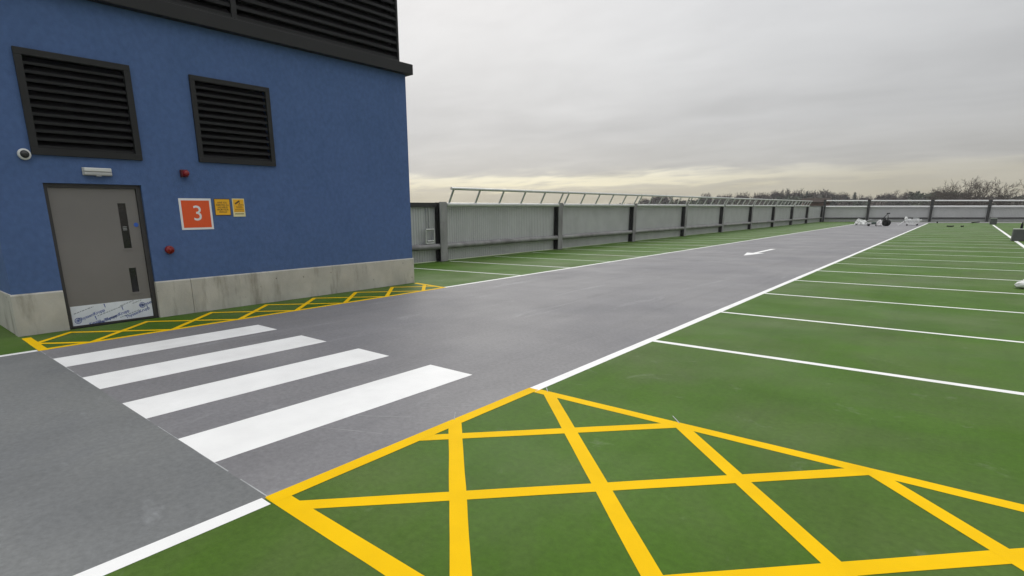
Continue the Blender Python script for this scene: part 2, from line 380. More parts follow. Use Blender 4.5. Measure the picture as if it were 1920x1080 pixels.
# --- yellow cross-hatched box, right side
YX0, YX1, YY0, YY1 = -3.11, 2.08, 1.48, 4.36
line('yellow_border', (YX0, YY0+.055), (YX1, YY0+.055), .125, 'yellow', deck, .0014, 20, .06)
line('yellow_border', (YX0, YY1-.03), (YX1, YY1-.03), .115, 'yellow', deck, .0014, 20, .06)
line('yellow_border', (YX0+.05, YY0), (YX0+.05, YY1), .115, 'yellow', road, .0026, 14, .06)
def clipseg(p, d, x0, x1, y0, y1):
    t0, t1 = -1e9, 1e9
    for pp, dd, lo, hi in ((p[0], d[0], x0, x1), (p[1], d[1], y0, y1)):
        a, b = (lo-pp)/dd, (hi-pp)/dd
        if a > b: a, b = b, a
        t0, t1 = max(t0, a), min(t1, b)
    return None if t1 - t0 < .12 else ((p[0]+d[0]*t0, p[1]+d[1]*t0), (p[0]+d[0]*t1, p[1]+d[1]*t1))
for k in range(-1, 6):
    sA = clipseg((-1.56+1.31*k, 4.33), (-1, -1.06), YX0+.05, YX1, YY0+.05, YY1-.02)
    if sA and sA[0] != sA[1] and k > -1: line('yellow_hatch', sA[0], sA[1], .11, 'yellow', deck, .0018, 12, .06)
    sB = clipseg((-2.86+1.31*k, 4.33), (1, -1.03), YX0+.05, YX1, YY0+.05, YY1-.02)
    if sB: line('yellow_hatch', sB[0], sB[1], .11, 'yellow', deck, .0022, 12, .06)
# setting-out chalk ticks past the line tips, and a few pale scrapes in the lane paint
for a, b in (((-3.10, 3.22), (-3.22, 3.36)), ((-2.90, 4.37), (-2.99, 4.48)), ((-1.57, 4.37), (-1.68, 4.50))):
    line('chalk_line', a, b, .008, 'chalk', road, .0030, 4, .3)
for a, b, w_ in (((-4.55, 2.05), (-3.35, 2.62), .010), ((-3.85, 2.75), (-3.45, 3.02), .016), ((-3.55, 3.25), (-3.20, 3.62), .014), ((-3.62, 3.9), (-3.40, 4.15), .010), ((-9.0, 11.9), (-8.5, 13.4), .05), ((-9.0, 10.9), (-8.7, 11.9), .04)):
    line('scrape', a, b, w_, 'scrape', road, .0016, 6, .9)
# --- yellow cross-hatched strip along the building
LX0, LX1, LY0, LY1 = -10.47, -9.285, 1.50, 9.50
line('yellow_border', (LX0, LY0+.05), (LX1+.03, LY0+.03), .115, 'yellow', deck, .0014)
line('yellow_border', (LX1-.035, LY0-.01), (LX1-.035, 9.47), .105, 'yellow', deck, .0026, 24, .08)
line('yellow_border', (-10.56, 9.63), (-9.26, 9.42), .11, 'yellow', deck, .0014)
for k in range(-1, 8):
    yk = 2.10 + 1.105*k
    sA = clipseg((-10.42, yk), (1, 1.0), LX0+.02, LX1-.02, LY0+.04, LY1-.04)
    sB = clipseg((-10.42, yk), (1, -1.0), LX0+.02, LX1-.02, LY0+.04, LY1-.04)
    if sA: line('yellow_hatch', (sA[0][0], max(sA[0][1], LY0+.05)), sA[1], .085, 'yellow', deck, .0018)
    if sB: line('yellow_hatch', sB[0], sB[1], .085, 'yellow', deck, .0022)

# ================================================================== BUILDING
XW = -10.66; BY0, BY1 = 1.49, 9.69; BXB = -14.2; ZL0, ZL1 = 5.04, 5.27
bo = (-12.4, 5.6, 0)
bld = thing('plant_room_building', 'blue rendered plant room with dark louvres, concrete plinth and a taupe door', 'building', bo)
def holes_wall(mb, x, ys, zs, holes, depth):
    for i in range(len(ys)-1):
        for j in range(len(zs)-1):
            yc, zc = (ys[i]+ys[i+1])/2, (zs[j]+zs[j+1])/2
            if any(h[0] < yc < h[1] and h[2] < zc < h[3] for h in holes): continue
            mb.quad((x, ys[i], zs[j]), (x, ys[i+1], zs[j]), (x, ys[i+1], zs[j+1]), (x, ys[i], zs[j+1]))
    for y0, y1, z0, z1 in holes:
        xb = x - depth
        mb.quad((x, y0, z0), (x, y0, z1), (xb, y0, z1), (xb, y0, z0)); mb.quad((x, y1, z0), (xb, y1, z0), (xb, y1, z1), (x, y1, z1))
        mb.quad((x, y0, z1), (x, y1, z1), (xb, y1, z1), (xb, y0, z1)); mb.quad((x, y0, z0), (xb, y0, z0), (xb, y1, z0), (x, y1, z0))
DY = (2.15, 3.51); DZ = 2.30; PZ = .645
H1 = (2.08, 3.585, 2.705, 4.19); H2 = (4.525, 6.035, 2.735, 4.21)
m = MB(); xf = XW - .022
h1i, h2i = (H1[0]+.04, H1[1]-.04, H1[2]+.04, H1[3]-.04), (H2[0]+.04, H2[1]-.04, H2[2]+.04, H2[3]-.04)
ys = sorted({BY0+.022, BY1-.022, *DY, *h1i[:2], *h2i[:2]}); zs = sorted({0, DZ, ZL0, *h1i[2:], *h2i[2:]})
holes_wall(m, xf, ys, zs, [(DY[0], DY[1], 0, DZ), h1i, h2i], .26)
m.quad((xf, BY0+.022, 0), (xf, BY0+.022, ZL0), (BXB, BY0+.022, ZL0), (BXB, BY0+.022, 0))
m.quad((xf, BY1-.022, 0), (BXB, BY1-.022, 0), (BXB, BY1-.022, ZL0), (xf, BY1-.022, ZL0))
m.quad((BXB, BY0+.022, 0), (BXB, BY0+.022, ZL0), (BXB, BY1-.022, ZL0), (BXB, BY1-.022, 0))
m.build('wall', 'blue', bld, bo)
# plinth in pours, chamfered top edge
def plinth(y0, y1, x0=-10.9, x1=XW):
    mm = MB(); c = .022
    prof = [(x0, 0), (x1, 0), (x1, PZ-c), (x1-c, PZ), (x0, PZ)]
    n = 5; vs = [(px, y, pz) for y in (y0, y1) for px, pz in prof]
    mm.add(vs, [(i, (i+1) % n, n+(i+1) % n, n+i) for i in range(n)] + [(4, 3, 2, 1, 0), (5, 6, 7, 8, 9)])
    mm.build('plinth', 'concrete', bld, bo)
plinth(BY0, 2.148); plinth(3.506, 4.10); plinth(4.108, BY1)
m = MB(); m.box(BXB-.02, -10.902, BY0-.001, BY0+.2, 0, PZ-.002, bev=.012); m.build('plinth', 'concrete', bld, bo)
m = MB(); m.box(BXB-.02, -10.902, BY1-.2, BY1-.001, 0, PZ-.002, bev=.012); m.build('plinth', 'concrete', bld, bo)
# ledge
m = MB(); m.box(BXB-.1, XW+.12, BY0-.1, BY1+.11, ZL0, ZL1, bev=.008); m.build('ledge', 'charcoal', bld, bo)
def blade(length, depth, pitch):
    """louvre blade: sloping sheet with a drip nose, along +y from 0"""
    t = .008; n = pitch*.30
    pts = [(0, 0), (0, n), (-depth, pitch*1.05), (-depth, pitch*1.05-t), (-t, n-t), (-t, 0)]
    mm = MB(); k = len(pts); vs = [(px, y, pz) for y in (0, length) for px, pz in pts]
    mm.add(vs, [(i, (i+1) % k, k+(i+1) % k, k+i) for i in range(k)] + [tuple(range(k-1, -1, -1)), tuple(range(k, 2*k))])
    return mm
def louvre(name, h, n, fr, xface, depth=.14, proud=.03):
    y0, y1, z0, z1 = h
    mm = MB()
    xa, xb = xface - .03, xface + proud
    mm.box(xa, xb, y0, y1, z0, z0+fr, bev=.004); mm.box(xa, xb, y0, y1, z1-fr, z1, bev=.004)
    mm.box(xa, xb-.002, y0, y0+fr, z0+fr, z1-fr); mm.box(xa, xb-.002, y1-fr, y1, z0+fr, z1-fr)
    fo = mm.build(name, 'charcoal', bld, bo)
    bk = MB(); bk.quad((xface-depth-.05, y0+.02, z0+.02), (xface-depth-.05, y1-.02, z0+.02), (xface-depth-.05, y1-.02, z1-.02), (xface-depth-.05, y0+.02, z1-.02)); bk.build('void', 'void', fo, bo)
    p = (z1-z0-2*fr)/n; first = None
    for i in range(n):
        loc = (xface-.002, y0+fr+.002, z0+fr+p*i)
        if first is None:
            first = blade(y1-y0-2*fr-.004, depth, p).build('louvre_blade', 'slat', fo); 
            first.location = (Vector(loc)-Vector(bo))*S
        else: dup(first, fo, Vector(loc)-Vector(bo))
    return fo
louvre('louvre_vent', H1, 11, .095, XW-.01); louvre('louvre_vent', H2, 11, .085, XW-.01)
# upper louvred screen
for y0, y1 in ((BY0+.1, 5.475), (5.477, 9.47)):
    louvre('louvre_screen', (y0, y1, ZL1+.005, 6.72), 8, .05, XW+.0, .16, .02)
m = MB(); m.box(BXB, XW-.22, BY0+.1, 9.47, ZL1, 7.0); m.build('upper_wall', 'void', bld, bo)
m = MB(); m.box(BXB, XW-.004, 9.425, 9.468, ZL1, 6.73); m.build('end_plate', 'charcoal', bld, bo)
m = MB(); m.box(BXB, XW+.04, BY0+.06, 9.50, 6.73, 7.05, bev=.01); m.build('roof_capping', 'charcoal', bld, bo)
# door
m = MB(); xd = XW - .11
m.box(xd-.05, xd+.035, DY[0]+.002, DY[0]+.055, 0.0, DZ-.002); m.box(xd-.05, xd+.035, DY[1]-.075, DY[1]-.002, 0, DZ-.002); m.box(xd-.05, xd+.035, DY[0]+.055, DY[1]-.075, DZ-.06, DZ-.002)
m.box(xd-.05, xd+.035, DY[0]+.055, DY[1]-.075, .004, .022)
m.build('door_frame', 'doorframe', bld, bo)
Y0, Y1, Z0, Z1 = DY[0]+.059, DY[1]-.079, .03, DZ-.064
m = MB()
sl = [(3.135, 3.255, 1.25, 2.0), (3.155, 3.265, .49, .91)]
yy = sorted({Y0, Y1, *[v for s_ in sl for v in s_[:2]]}); zz_ = sorted({Z0, Z1, *[v for s_ in sl for v in s_[2:]]})
holes_wall(m, xd, yy, zz_, sl, .02)
m.quad((xd, Y0, Z0), (xd, Y0, Z1), (xd-.045, Y0, Z1), (xd-.045, Y0, Z0)); m.quad((xd, Y1, Z0), (xd-.045, Y1, Z0), (xd-.045, Y1, Z1), (xd, Y1, Z1))
m.quad((xd, Y0, Z1), (xd, Y1, Z1), (xd-.045, Y1, Z1), (xd-.045, Y0, Z1)); m.quad((xd, Y0, Z0), (xd-.045, Y0, Z0), (xd-.045, Y1, Z0), (xd, Y1, Z0))
door = m.build('door', 'door', bld, bo, label='taupe steel door with two narrow vision slots')
for s_ in sl:
    m = MB(); m.quad((xd-.015, s_[0], s_[2]), (xd-.015, s_[1], s_[2]), (xd-.015, s_[1], s_[3]), (xd-.015, s_[0], s_[3])); 
    if s_[2] > 1:
        for q in range(3): m.box(xd-.014, xd-.012, 3.165, 3.225, 1.555+.025*q, 1.563+.025*q, 1)
    m.build('vision_panel', ['glass', 'plastic_grey'], door, bo)
    m = MB(); m.box(xd+.001, xd+.008, s_[0]-.012, s_[1]+.045, s_[2]-.034, s_[2]-.026); m.build('glazing_bead', 'door', door, bo)
m = MB(); m.lathe((xd, 3.37, 1.64), (1, 0, 0), [(0, .036), (.006, .036), (.007, .030), (.0072, 0)], 24, 0, False); m.build('blue_disc', 'disc', door, bo)
# kick plate still under printed protective film
KY0, KY1, KZ0, KZ1 = 2.222, 3.428, .034, .355
m = MB(); m.box(xd+.0005, xd+.006, KY0, KY1, KZ0, KZ1, 0)
cl4 = (KY0, KY1, KZ0, KZ1); XT = xd+.0075; an = R(17)
def ring(yc, zc, r):
    bm = bmesh.new()
    n = 28
    for ra, rb in ((r, r*.80), (r*.62, r*.50)):
        vo = [bm.verts.new((XT, yc+ra*math.cos(2*math.pi*k/n), zc+ra*math.sin(2*math.pi*k/n))) for k in range(n)]
        vi = [bm.verts.new((XT, yc+rb*math.cos(2*math.pi*k/n), zc+rb*math.sin(2*math.pi*k/n))) for k in range(n)]
        for k in range(n): bm.faces.new((vo[k], vo[(k+1) % n], vi[(k+1) % n], vi[k]))
    vi = [bm.verts.new((XT, yc+r*.38*math.cos(2*math.pi*k/n), zc+r*.38*math.sin(2*math.pi*k/n))) for k in range(n)]; bm.faces.new(vi)
    clip_bm(bm, cl4); m.frombm(bm, 1)
def tick(yc, zc):
    m.add([(XT, yc-.010, zc+.03), (XT, yc+.006, zc-.035), (XT, yc+.016, zc-.03), (XT, yc+.006, zc+.035)], [(0, 1, 2, 3)], 1)
for yc, zc in ((2.30, .115), (3.275, .25), (2.62, .015)): ring(yc, zc, .050)
for yc, zc in ((2.50, .185), (2.665, .085-.02), (2.86, .125), (3.42, .29), (3.185, .13), (2.42, .02)):
    text_mb(m, 'ThyssenKrupp', .070, (XT, yc, zc), 1, .0014, an, 'CENTER', cl4)
for yc, zc in ((2.70, .315), (2.545, .130), (2.955, .235), (3.345, .205)): tick(yc, zc)
def dashes(yc, zc, L):
    t = -L/2
    while t < L/2:
        d = random.uniform(.015, .045); a = t; b = min(t+d, L/2)
        ya, za, yb, zb_ = yc+a*math.cos(an), zc+a*math.sin(an), yc+b*math.cos(an), zc+b*math.sin(an)
        if KY0 < ya and yb < KY1 and KZ0 < za-.008 and zb_+.008 < KZ1: m.add([(XT, ya, za-.006), (XT, yb, zb_-.006), (XT, yb, zb_+.008), (XT, ya, za+.008)], [(0, 1, 2, 3)], 2)
        t += d + .012
for yc, zc, L in ((2.40, .275, .3), (2.78, .215, .42), (3.05, .315, .25), (3.06, .125, .32), (3.22, .325, .2)): dashes(yc, zc, L)
m.build('kick_plate', ['film', 'film_blue', 'film_grey'], door, bo)

# ================================================================== THINGS ON THE WALL
xs = XW - .021
def sign_base(name, label, y0, y1, z0, z1):
    return thing(name, label, 'sign', (xs, (y0+y1)/2, z0))
# level sign
y0, y1, z0, z1 = 4.08, 4.655, 1.53, 2.09; org = (xs, (y0+y1)/2, z0)
t = sign_base('level_sign', 'square orange-red sign with white border and a white number 3', y0, y1, z0, z1)
m = MB(); m.box(xs, xs+.006, y0, y1, z0, z1, 0, .0015); m.build('sign_board', 'sign_white', t, org)
b_ = .037
m = MB(); m.quad((xs+.0075, y0+b_, z0+b_), (xs+.0075, y1-b_, z0+b_), (xs+.0075, y1-b_, z1-b_), (xs+.0075, y0+b_, z1-b_)); m.build('sign_face', 'sign_red', t, org)
m = MB(); text_mb(m, '3', .385, (xs+.009, 4.388, 1.812), 0, .0); m.build('number', 'sign_white', t, org)
# yellow notice
y0, y1, z0, z1 = 4.71, 5.015, 1.78, 2.09; org = (xs, (y0+y1)/2, z0)
t = sign_base('notice_sign', 'yellow notice with dark border and five lines of text beside the number sign', y0, y1, z0, z1)
m = MB(); m.box(xs, xs+.006, y0, y1, z0, z1, 0, .0015); m.build('sign_board', 'sign_brown', t, org)
m = MB(); m.quad((xs+.0075, y0+.012, z0+.012), (xs+.0075, y1-.012, z0+.012), (xs+.0075, y1-.012, z1-.012), (xs+.0075, y0+.012, z1-.012)); m.build('sign_face', 'sign_yellow', t, org)
m = MB()
for i, tx in enumerate(('HAVE YOU', 'REMOVED ALL', 'VALUABLES', 'FROM YOUR', 'VEHICLE?')): text_mb(m, tx, .046, (xs+.009, (y0+y1)/2, z1-.075-.043*i), 0, .0006, squash=.82)
m.build('lettering', 'sign_brown', t, org)
# cctv notice
y0, y1, z0, z1 = 5.06, 5.30, 1.755, 2.095; org = (xs, (y0+y1)/2, z0)
t = sign_base('camera_notice_sign', 'narrow yellow notice with a black surveillance camera picture and pale foot', y0, y1, z0, z1)
m = MB(); m.box(xs, xs+.006, y0, y1, z0, z1, 0, .0015); m.build('sign_board', 'sign_pale', t, org)
m = MB(); X1 = xs+.0075; m.quad((X1, y0+.016, z0+.085), (X1, y1-.016, z0+.085), (X1, y1-.016, z1-.014), (X1, y0+.016, z1-.014)); m.build('sign_face', 'sign_yellow', t, org)
m = MB(); X2 = xs+.009
def poly(pts): m.add([(X2, y0+a, z1-b) for a, b in pts], [tuple(range(len(pts)))])
poly([(.050, .085), (.135, .030), (.152, .055), (.066, .108)]); poly([(.044, .088), (.050, .083), (.068, .110), (.062, .114)])
poly([(.128, .075), (.140, .068), (.150, .10), (.138, .105)])
text_mb(m, 'CCTV', .042, (X2, y0+.165, z1-.125), 0, .0008)
for zc, a, b in ((.155, .06, .19), (.175, .07, .20), (.205, .04, .21), (.235, .035, .215)): m.quad((X2, y0+a, z1-zc-.004), (X2, y0+b, z1-zc-.004), (X2, y0+b, z1-zc+.003), (X2, y0+a, z1-zc+.003))
m.quad((X2, y0+.03, z0+.045), (X2, y1-.03, z0+.045), (X2, y1-.03, z0+.058), (X2, y0+.03, z0+.058))
m.build('lettering', 'sign_brown', t, org)
# dome camera
org = (xs, 1.99, 2.70)
t = thing('security_camera', 'round white dome camera with smoked bubble beside the larger-framed louvre', 'camera', org)
m = MB(); m.lathe(org, (1, 0, 0), [(0, .082), (.035, .082), (.052, .076), (.056, .060)], 28); m.build('housing', 'plastic_white', t, org)
m = MB(); m.lathe((xs+.045, 1.99, 2.70), (1, 0, 0), [(.0, .059)] + [(.058*math.sin(a*math.pi/16), .058*math.cos(a*math.pi/16)) for a in range(1, 9)], 28); m.build('dome', 'dome', t, org)
# bulkhead light over the door
org = (xs, 2.89, 2.42)
t = thing('bulkhead_light', 'long white emergency light unit mounted over the taupe door', 'light', org)
m = MB(); m.box(xs, xs+.035, 2.685, 3.095, 2.43, 2.55, bev=.008); m.build('base', 'plastic_grey', t, org)
m = MB(); m.box(xs+.035, xs+.085, 2.70, 3.08, 2.487, 2.548, bev=.014); m.build('diffuser', 'plastic_white', t, org)
m = MB(); m.box(xs+.035, xs+.078, 2.695, 3.085, 2.432, 2.484, bev=.014); m.box(xs+.04, xs+.07, 2.86, 2.93, 2.418, 2.434); m.build('gear_tray', 'plastic_grey', t, org)
# red sounder beacon
org = (xs, 4.235, 2.52)
t = thing('alarm_beacon', 'red boxy sounder beacon on the wall above the number sign', 'alarm', org)
m = MB(); m.box(xs, xs+.075, 4.165, 4.285, 2.455, 2.585, bev=.012); m.build('base', 'darkred', t, org)
m = MB(); m.lathe((xs+.075, 4.235, 2.52), (1, 0, 0), [(0, .056), (.035, .056), (.06, .046), (.075, .030), (.08, .004)], 24); m.build('lens', 'red', t, org)
# red round bell / sounder
org = (xs, 3.81, 1.19)
t = thing('alarm_sounder', 'round red sounder with dark centre low on the wall beside the door', 'alarm', org)
m = MB(); m.lathe(org, (1, 0, 0), [(0, .072), (.05, .072), (.075, .066), (.080, .044), (.062, .034)], 26); m.build('body', 'red', t, org)
m = MB(); m.lathe((xs+.060, 3.81, 1.19), (1, 0, 0), [(0, .033), (.010, .033), (.011, .005)], 20); m.build('horn', 'darkred', t, org)

# ================================================================== LEFT FENCE
XP = -14.86
fo = (XP, 14.83, 0)
fen = thing('perimeter_fence', 'long grey profiled-sheet fence with steel posts and sloping tubular guard rail beside the bays', 'fence', fo)
PY = [14.83 + 8.01*k for k in range(9)]
def loc(y): return (0, y-14.83, 0)
def sheet_mesh(h):
    mm = MB(); n = 8; p = 1/n; d = .017; pts = []
    for i in range(n):
        a = i*p
        pts += [(0, a), (0, a+p*.52), (-d, a+p*.66), (-d, a+p*.86)]
    pts.append((0, 1.0))
    pts = [(.003, -.006), (.003, .0)] + pts
    vs = [(x, y, zc) for x, y in pts for zc in (0.02, h)]
    mm.add(vs, [(2*i, 2*i+2, 2*i+3, 2*i+1) for i in range(len(pts)-1)])
    bvs = [(x-.012, y, zc) for x, y in pts for zc in (0.02, h)]
    mm.add(bvs, [(2*i, 2*i+1, 2*i+3, 2*i+2) for i in range(len(pts)-1)])
    return mm
first = sheet_mesh(2.06).build('cladding_sheet', 'sheet', fen); first.location = Vector(loc(14.83))*S
ysheet = -12.17
while ysheet < 88.0:
    if abs(ysheet-14.83) > .01: dup(first, fen, loc(ysheet))
    ysheet += 1.0
# posts: I-section, dark web, paler front flange
m = MB(); m.box(XP+.25, XP+.285, -.18, .18, .012, 2.19, bev=.006); post0 = m.build('post', 'post', fen, (XP, 0, 0)); post0.location = Vector(loc(PY[0]))*S
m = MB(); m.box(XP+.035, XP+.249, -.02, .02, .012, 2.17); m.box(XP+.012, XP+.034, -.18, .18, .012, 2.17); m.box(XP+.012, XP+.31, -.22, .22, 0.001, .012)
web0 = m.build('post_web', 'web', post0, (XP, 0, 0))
for y in [PY[0]-8.01*2, PY[0]-8.01, *PY[1:], 88.25]:
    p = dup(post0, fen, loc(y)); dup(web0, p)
# top channel
m = MB(); m.box(XP-.06, XP+.05, -12.2, 88.3, 2.062, 2.15); m.build('top_channel', 'web', fen, fo)
m = MB(); m.box(XP+.03, XP+.10, 5, PY[0]-.2, 2.0, 2.16); m.build('top_channel', 'web', fen, fo)
bayL = 8.01
def tube_part(name, pts, r, material, parent, n=10):
    mm = MB(); mm.tube(pts, r, n); return mm.build(name, material, parent, (XP, 0, 0))
hand = tube_part('handrail', [(XP+.24, .20, 2.085), (XP+.24, bayL-.2, 2.085)], .078, 'rail_pale', fen, 14)
low = tube_part('lower_rail', [(XP+.16, .05, .565), (XP+.16, bayL-.05, .565)], .105, 'post', fen, 14)
gtop = tube_part('guard_tube', [(XP+.50, .22, 2.66), (XP+.50, bayL-.22+.35, 2.66)], .056, 'rail_pale', fen)
bar0 = tube_part('guard_bar', [(XP+.24, 0, 2.16), (XP+.50, 0, 2.66)], .040, 'galv', gtop, 8)
bar0.location = Vector((0, .36, 0))*S
for i in range(1, 6): dup(bar0, gtop, (0, .36+1.50*i, 0))
bars = [o for o in gtop.children]
for k in range(8):
    y = PY[k]
    if k == 0:
        for o in (hand, low, gtop): o.location = Vector(loc(y))*S
    else:
        dup(hand, fen, loc(y)); dup(low, fen, loc(y)); g = dup(gtop, fen, loc(y))
        for b in bars: dup(b, g)
dup(low, fen, loc(PY[0]-8.01)); 
lastlow = tube_part('lower_rail', [(XP+.16, .05, .565), (XP+.16, 88.2-PY[8], .565)], .09, 'post', fen); lastlow.location = Vector(loc(PY[8]))*S
# hoop bracket with two conduits hanging behind the first post
org = (XP+.1, 14.25, .68)
t = thing('conduit_bracket', 'square galvanised hoop bracket with two thin conduits left of the nearest fence post', 'bracket', org)
m = MB(); q = .038; XB = XP+.16
for a, b in (((14.0, 1.2), (14.42, 1.2)), ((14.42, 1.2), (14.42, .70)), ((14.42, .70), (14.0, .70)), ((14.0, .70), (14.0, 1.2)), ((14.06, .78), (14.40, .78))):
    m.tube([(XB, *a), (XB, *b)], q, 8)
m.build('hoop', 'galv', t, org)
for yc in (14.18, 14.30): m = MB(); m.tube([(XP+.05, yc, 1.2), (XP+.05, yc, 2.0)], .018, 8); m.build('conduit', 'galv', t, org)

# ================================================================== BACK FENCE
YB = 88.55
def hf(x): return 1 - (x+14.66)/19.5*.165
fo2 = (-4.5, YB, 0)
bf = thing('perimeter_fence', 'far end fence of pale sheeting with two thin white rails and dark posts', 'fence', fo2)
# sheets face -y
base = sheet_mesh(1.0)
mm = MB(); mm.add([(v.y, v.x*-1, v.z) for v in base.v], [tuple(reversed(f)) for f in base.f])
fs = mm.build('cladding_sheet', 'sheet_far', bf)
k = 0; x = -14.75
while x < 13.0:
    ob = fs if k == 0 else dup(fs, bf)
    ob.location = (Vector((x, YB, 0))-Vector(fo2))*S; ob.scale = (1, 1, 2.02*hf(max(min(x, 9), -15))); k += 1; x += 1.0
bx = [-14.55, -9.60, -3.24, 1.97, 7.2, 12.5]
p0 = None
for x in bx:
    if p0 is None:
        m = MB(); m.box(-.125, .125, -.30, -.27, 0, 1.0); m.box(-.02, .02, -.27, -.03, 0, 1.0); m.box(-.125, .125, -.03, -.005, 0, 1.0); p0 = m.build('post', 'web', bf); p = p0
    else: p = dup(p0, bf)
    p.location = (Vector((x, YB, 0))-Vector(fo2))*S; p.scale = (1, 1, 2.93*hf(x))
for a, b in zip(bx[:-1], bx[1:]):
    for nm, zc, rr, mt, yo in (('top_rail', 2.80, .078, 'white_rail', -.2), ('middle_rail', 2.03, .098, 'white_rail', -.2), ('lower_rail', .50, .085, 'web', -.15)):
        m = MB(); m.tube([(a+.19, YB+yo, zc*hf(a)), (b-.19, YB+yo, zc*hf(b))], rr, 10); m.build(nm, mt, bf, fo2)

# ================================================================== THINGS ON THE DECK
def block(x, y, label, turn):
    t = thing('concrete_block', label, 'concrete block', (x, y, 0), 'grey blocks on the right bay line')
    t.rotation_euler.z = turn
    m = MB(); a, b, h = .262, .246, .575
    m.add([(-a, -a, .006), (a, -a, .006), (a, a, .006), (-a, a, .006), (-b, -b, h), (b, -b, h), (b, b, h), (-b, b, h)], [(0, 1, 5, 4), (1, 2, 6, 5), (2, 3, 7, 6), (3, 0, 4, 7), (3, 2, 1, 0)])
    m.build('body', 'block', t)
    m = MB(); m.box(-b-.006, b+.006, -b-.006, b+.006, h+.001, h+.05, bev=.012); m.build('capping', 'block_top', t)
    return t
block(2.21, 39.8, 'nearer of the two grey concrete blocks, with a black bottle on it', R(2))
block(2.17, 75.4, 'farther of the two grey concrete blocks, close to the end fence', R(1))
org = (2.25, 39.9, .628)
t = thing('bottle', 'small black bottle standing on the nearer grey block', 'bottle', org)
m = MB(); m.lathe(org, (.05, 0, 1), [(0, .050), (.20, .050), (.245, .028)], 14); m.build('body', 'black', t, org)
m = MB(); m.lathe((2.262, 39.9, .871), (.08, 0, 1), [(0, .026), (.07, .026)], 12); m.build('cap', 'black', t, org)
def crumple(mb, c, rx, ry, rz, seed, amp=.35, sub=3, mi=0, flat=0.0):
    bm = bmesh.new(); bmesh.ops.create_icosphere(bm, subdivisions=sub, radius=1)
    for v in bm.verts:
        n = v.co.normalized()
        k = 1 + amp*noise.noise(n*1.6 + Vector((seed, 0, 0))) + amp*.6*abs(noise.noise(n*3.8 + Vector((0, seed, 0)))) + amp*.25*noise.noise(n*9+Vector((0, 0, seed)))
        v.co = Vector((c[0]+n.x*rx*k, c[1]+n.y*ry*k, max(c[2]+n.z*rz*k, .012)))
    mb.frombm(bm, mi, False)
t = None
m = MB(); crumple(m, (1.40, 16.70, .09), .34, .22, .13, 4.2); crumple(m, (1.62, 16.85, .14), .25, .2, .15, 9.1)
o = m.build('plastic_bag', 'plastic_sheet', None, (1.45, 16.7, 0), label='crumpled white plastic bag lying on a bay at the right edge', category='bag'); place(o, (1.45, 16.7, 0))

# --- clutter at the far end of the lane
org = (-7.9, 71.6, 0)
t = thing('plastic_sheeting', 'heap of crumpled clear polythene at the far left end of the lane', 'plastic sheet', org)
m = MB(); crumple(m, (-8.42, 71.9, .2), .42, .35, .36, 1.3, .5); m.build('sheet_heap', 'plastic_sheet', t, org)
m = MB(); crumple(m, (-8.02, 71.4, .16), .36, .35, .30, 5.3, .5); m.build('sheet_heap', 'plastic_sheet', t, org)
m = MB(); m.tube([(-8.75, 71.2, .02), (-8.5, 71.4, .62), (-7.9, 71.5, .42)], [.05, .07, .05], 7); m.build('fold', 'plastic_sheet', t, org)
org = (-6.85, 67.6, 0)
t = thing('flat_trolley', 'low flat trolley on black castors between the polythene and the sack', 'trolley', org)
m = MB(); m.box(-7.25, -6.45, 67.35, 67.85, .17, .23, bev=.015); m.build('platform', 'block', t, org)
w0 = None
for dx in (-7.12, -6.48):
    for dy in (67.42, 67.78):
        m = MB(); m.tube([(dx-.0, dy-.05, .095), (dx, dy+.05, .095)], .09, 14); m.build('castor', 'black', t, org)
m = MB(); m.tube([(-7.2, 67.6, .23), (-7.42, 67.6, .45), (-6.9, 67.6, .68)], .028, 8); m.build('handle', 'plastic_grey', t, org)
org = (-6.72, 67.55, .232)
o = MB(); o.lathe(org, (0, 0, 1), [(0, .20), (.14, .20), (.17, .15)], 14); ob = o.build('tub', 'bottle_green', None, org, label='dark green tub on the low flat trolley', category='tub'); place(ob, org)
org = (-6.28, 67.45, 0)
o = MB(); crumple(o, (-6.28, 67.45, .24), .24, .22, .34, 2.7, .35); ob = o.build('sack', 'sack', None, org, label='upright white sack against the black roller', category='sack'); place(ob, org)
# black drum machine with A-shaped handle
org = (-5.45, 67.8, 0)
t = thing('roller_machine', 'black machine with a big round drum and raised A-shaped handle', 'machine', org)
m = MB(); m.lathe((-5.86, 67.62, .312), (.62, 1, 0), [(0, .20), (.02, .285), (.06, .306), (.40, .306), (.45, .285), (.47, .18)], 30); m.build('drum', 'black', t, org)
m = MB(); m.lathe((-5.872, 67.60, .312), (.62, 1, 0), [(0, .11), (.02, .11), (.021, .02)], 20); m.build('hub', 'charcoal', t, org)
m = MB(); m.box(-6.06, -5.72, 67.95, 68.3, .38, .78, bev=.05); m.build('motor_housing', 'charcoal', t, org)
m = MB(); m.tube([(-6.2, 67.9, .56), (-5.74, 68.0, 1.2), (-5.62, 67.9, .5)], .05, 8); m.tube([(-5.84, 68.0, 1.2), (-5.58, 68.0, 1.22)], .06, 8); m.build('handle', 'charcoal', t, org)
m = MB(); m.tube([(-5.76, 67.95, 1.12), (-5.80, 67.9, .55)], .022, 8); m.build('handle_stay', 'galv', t, org)
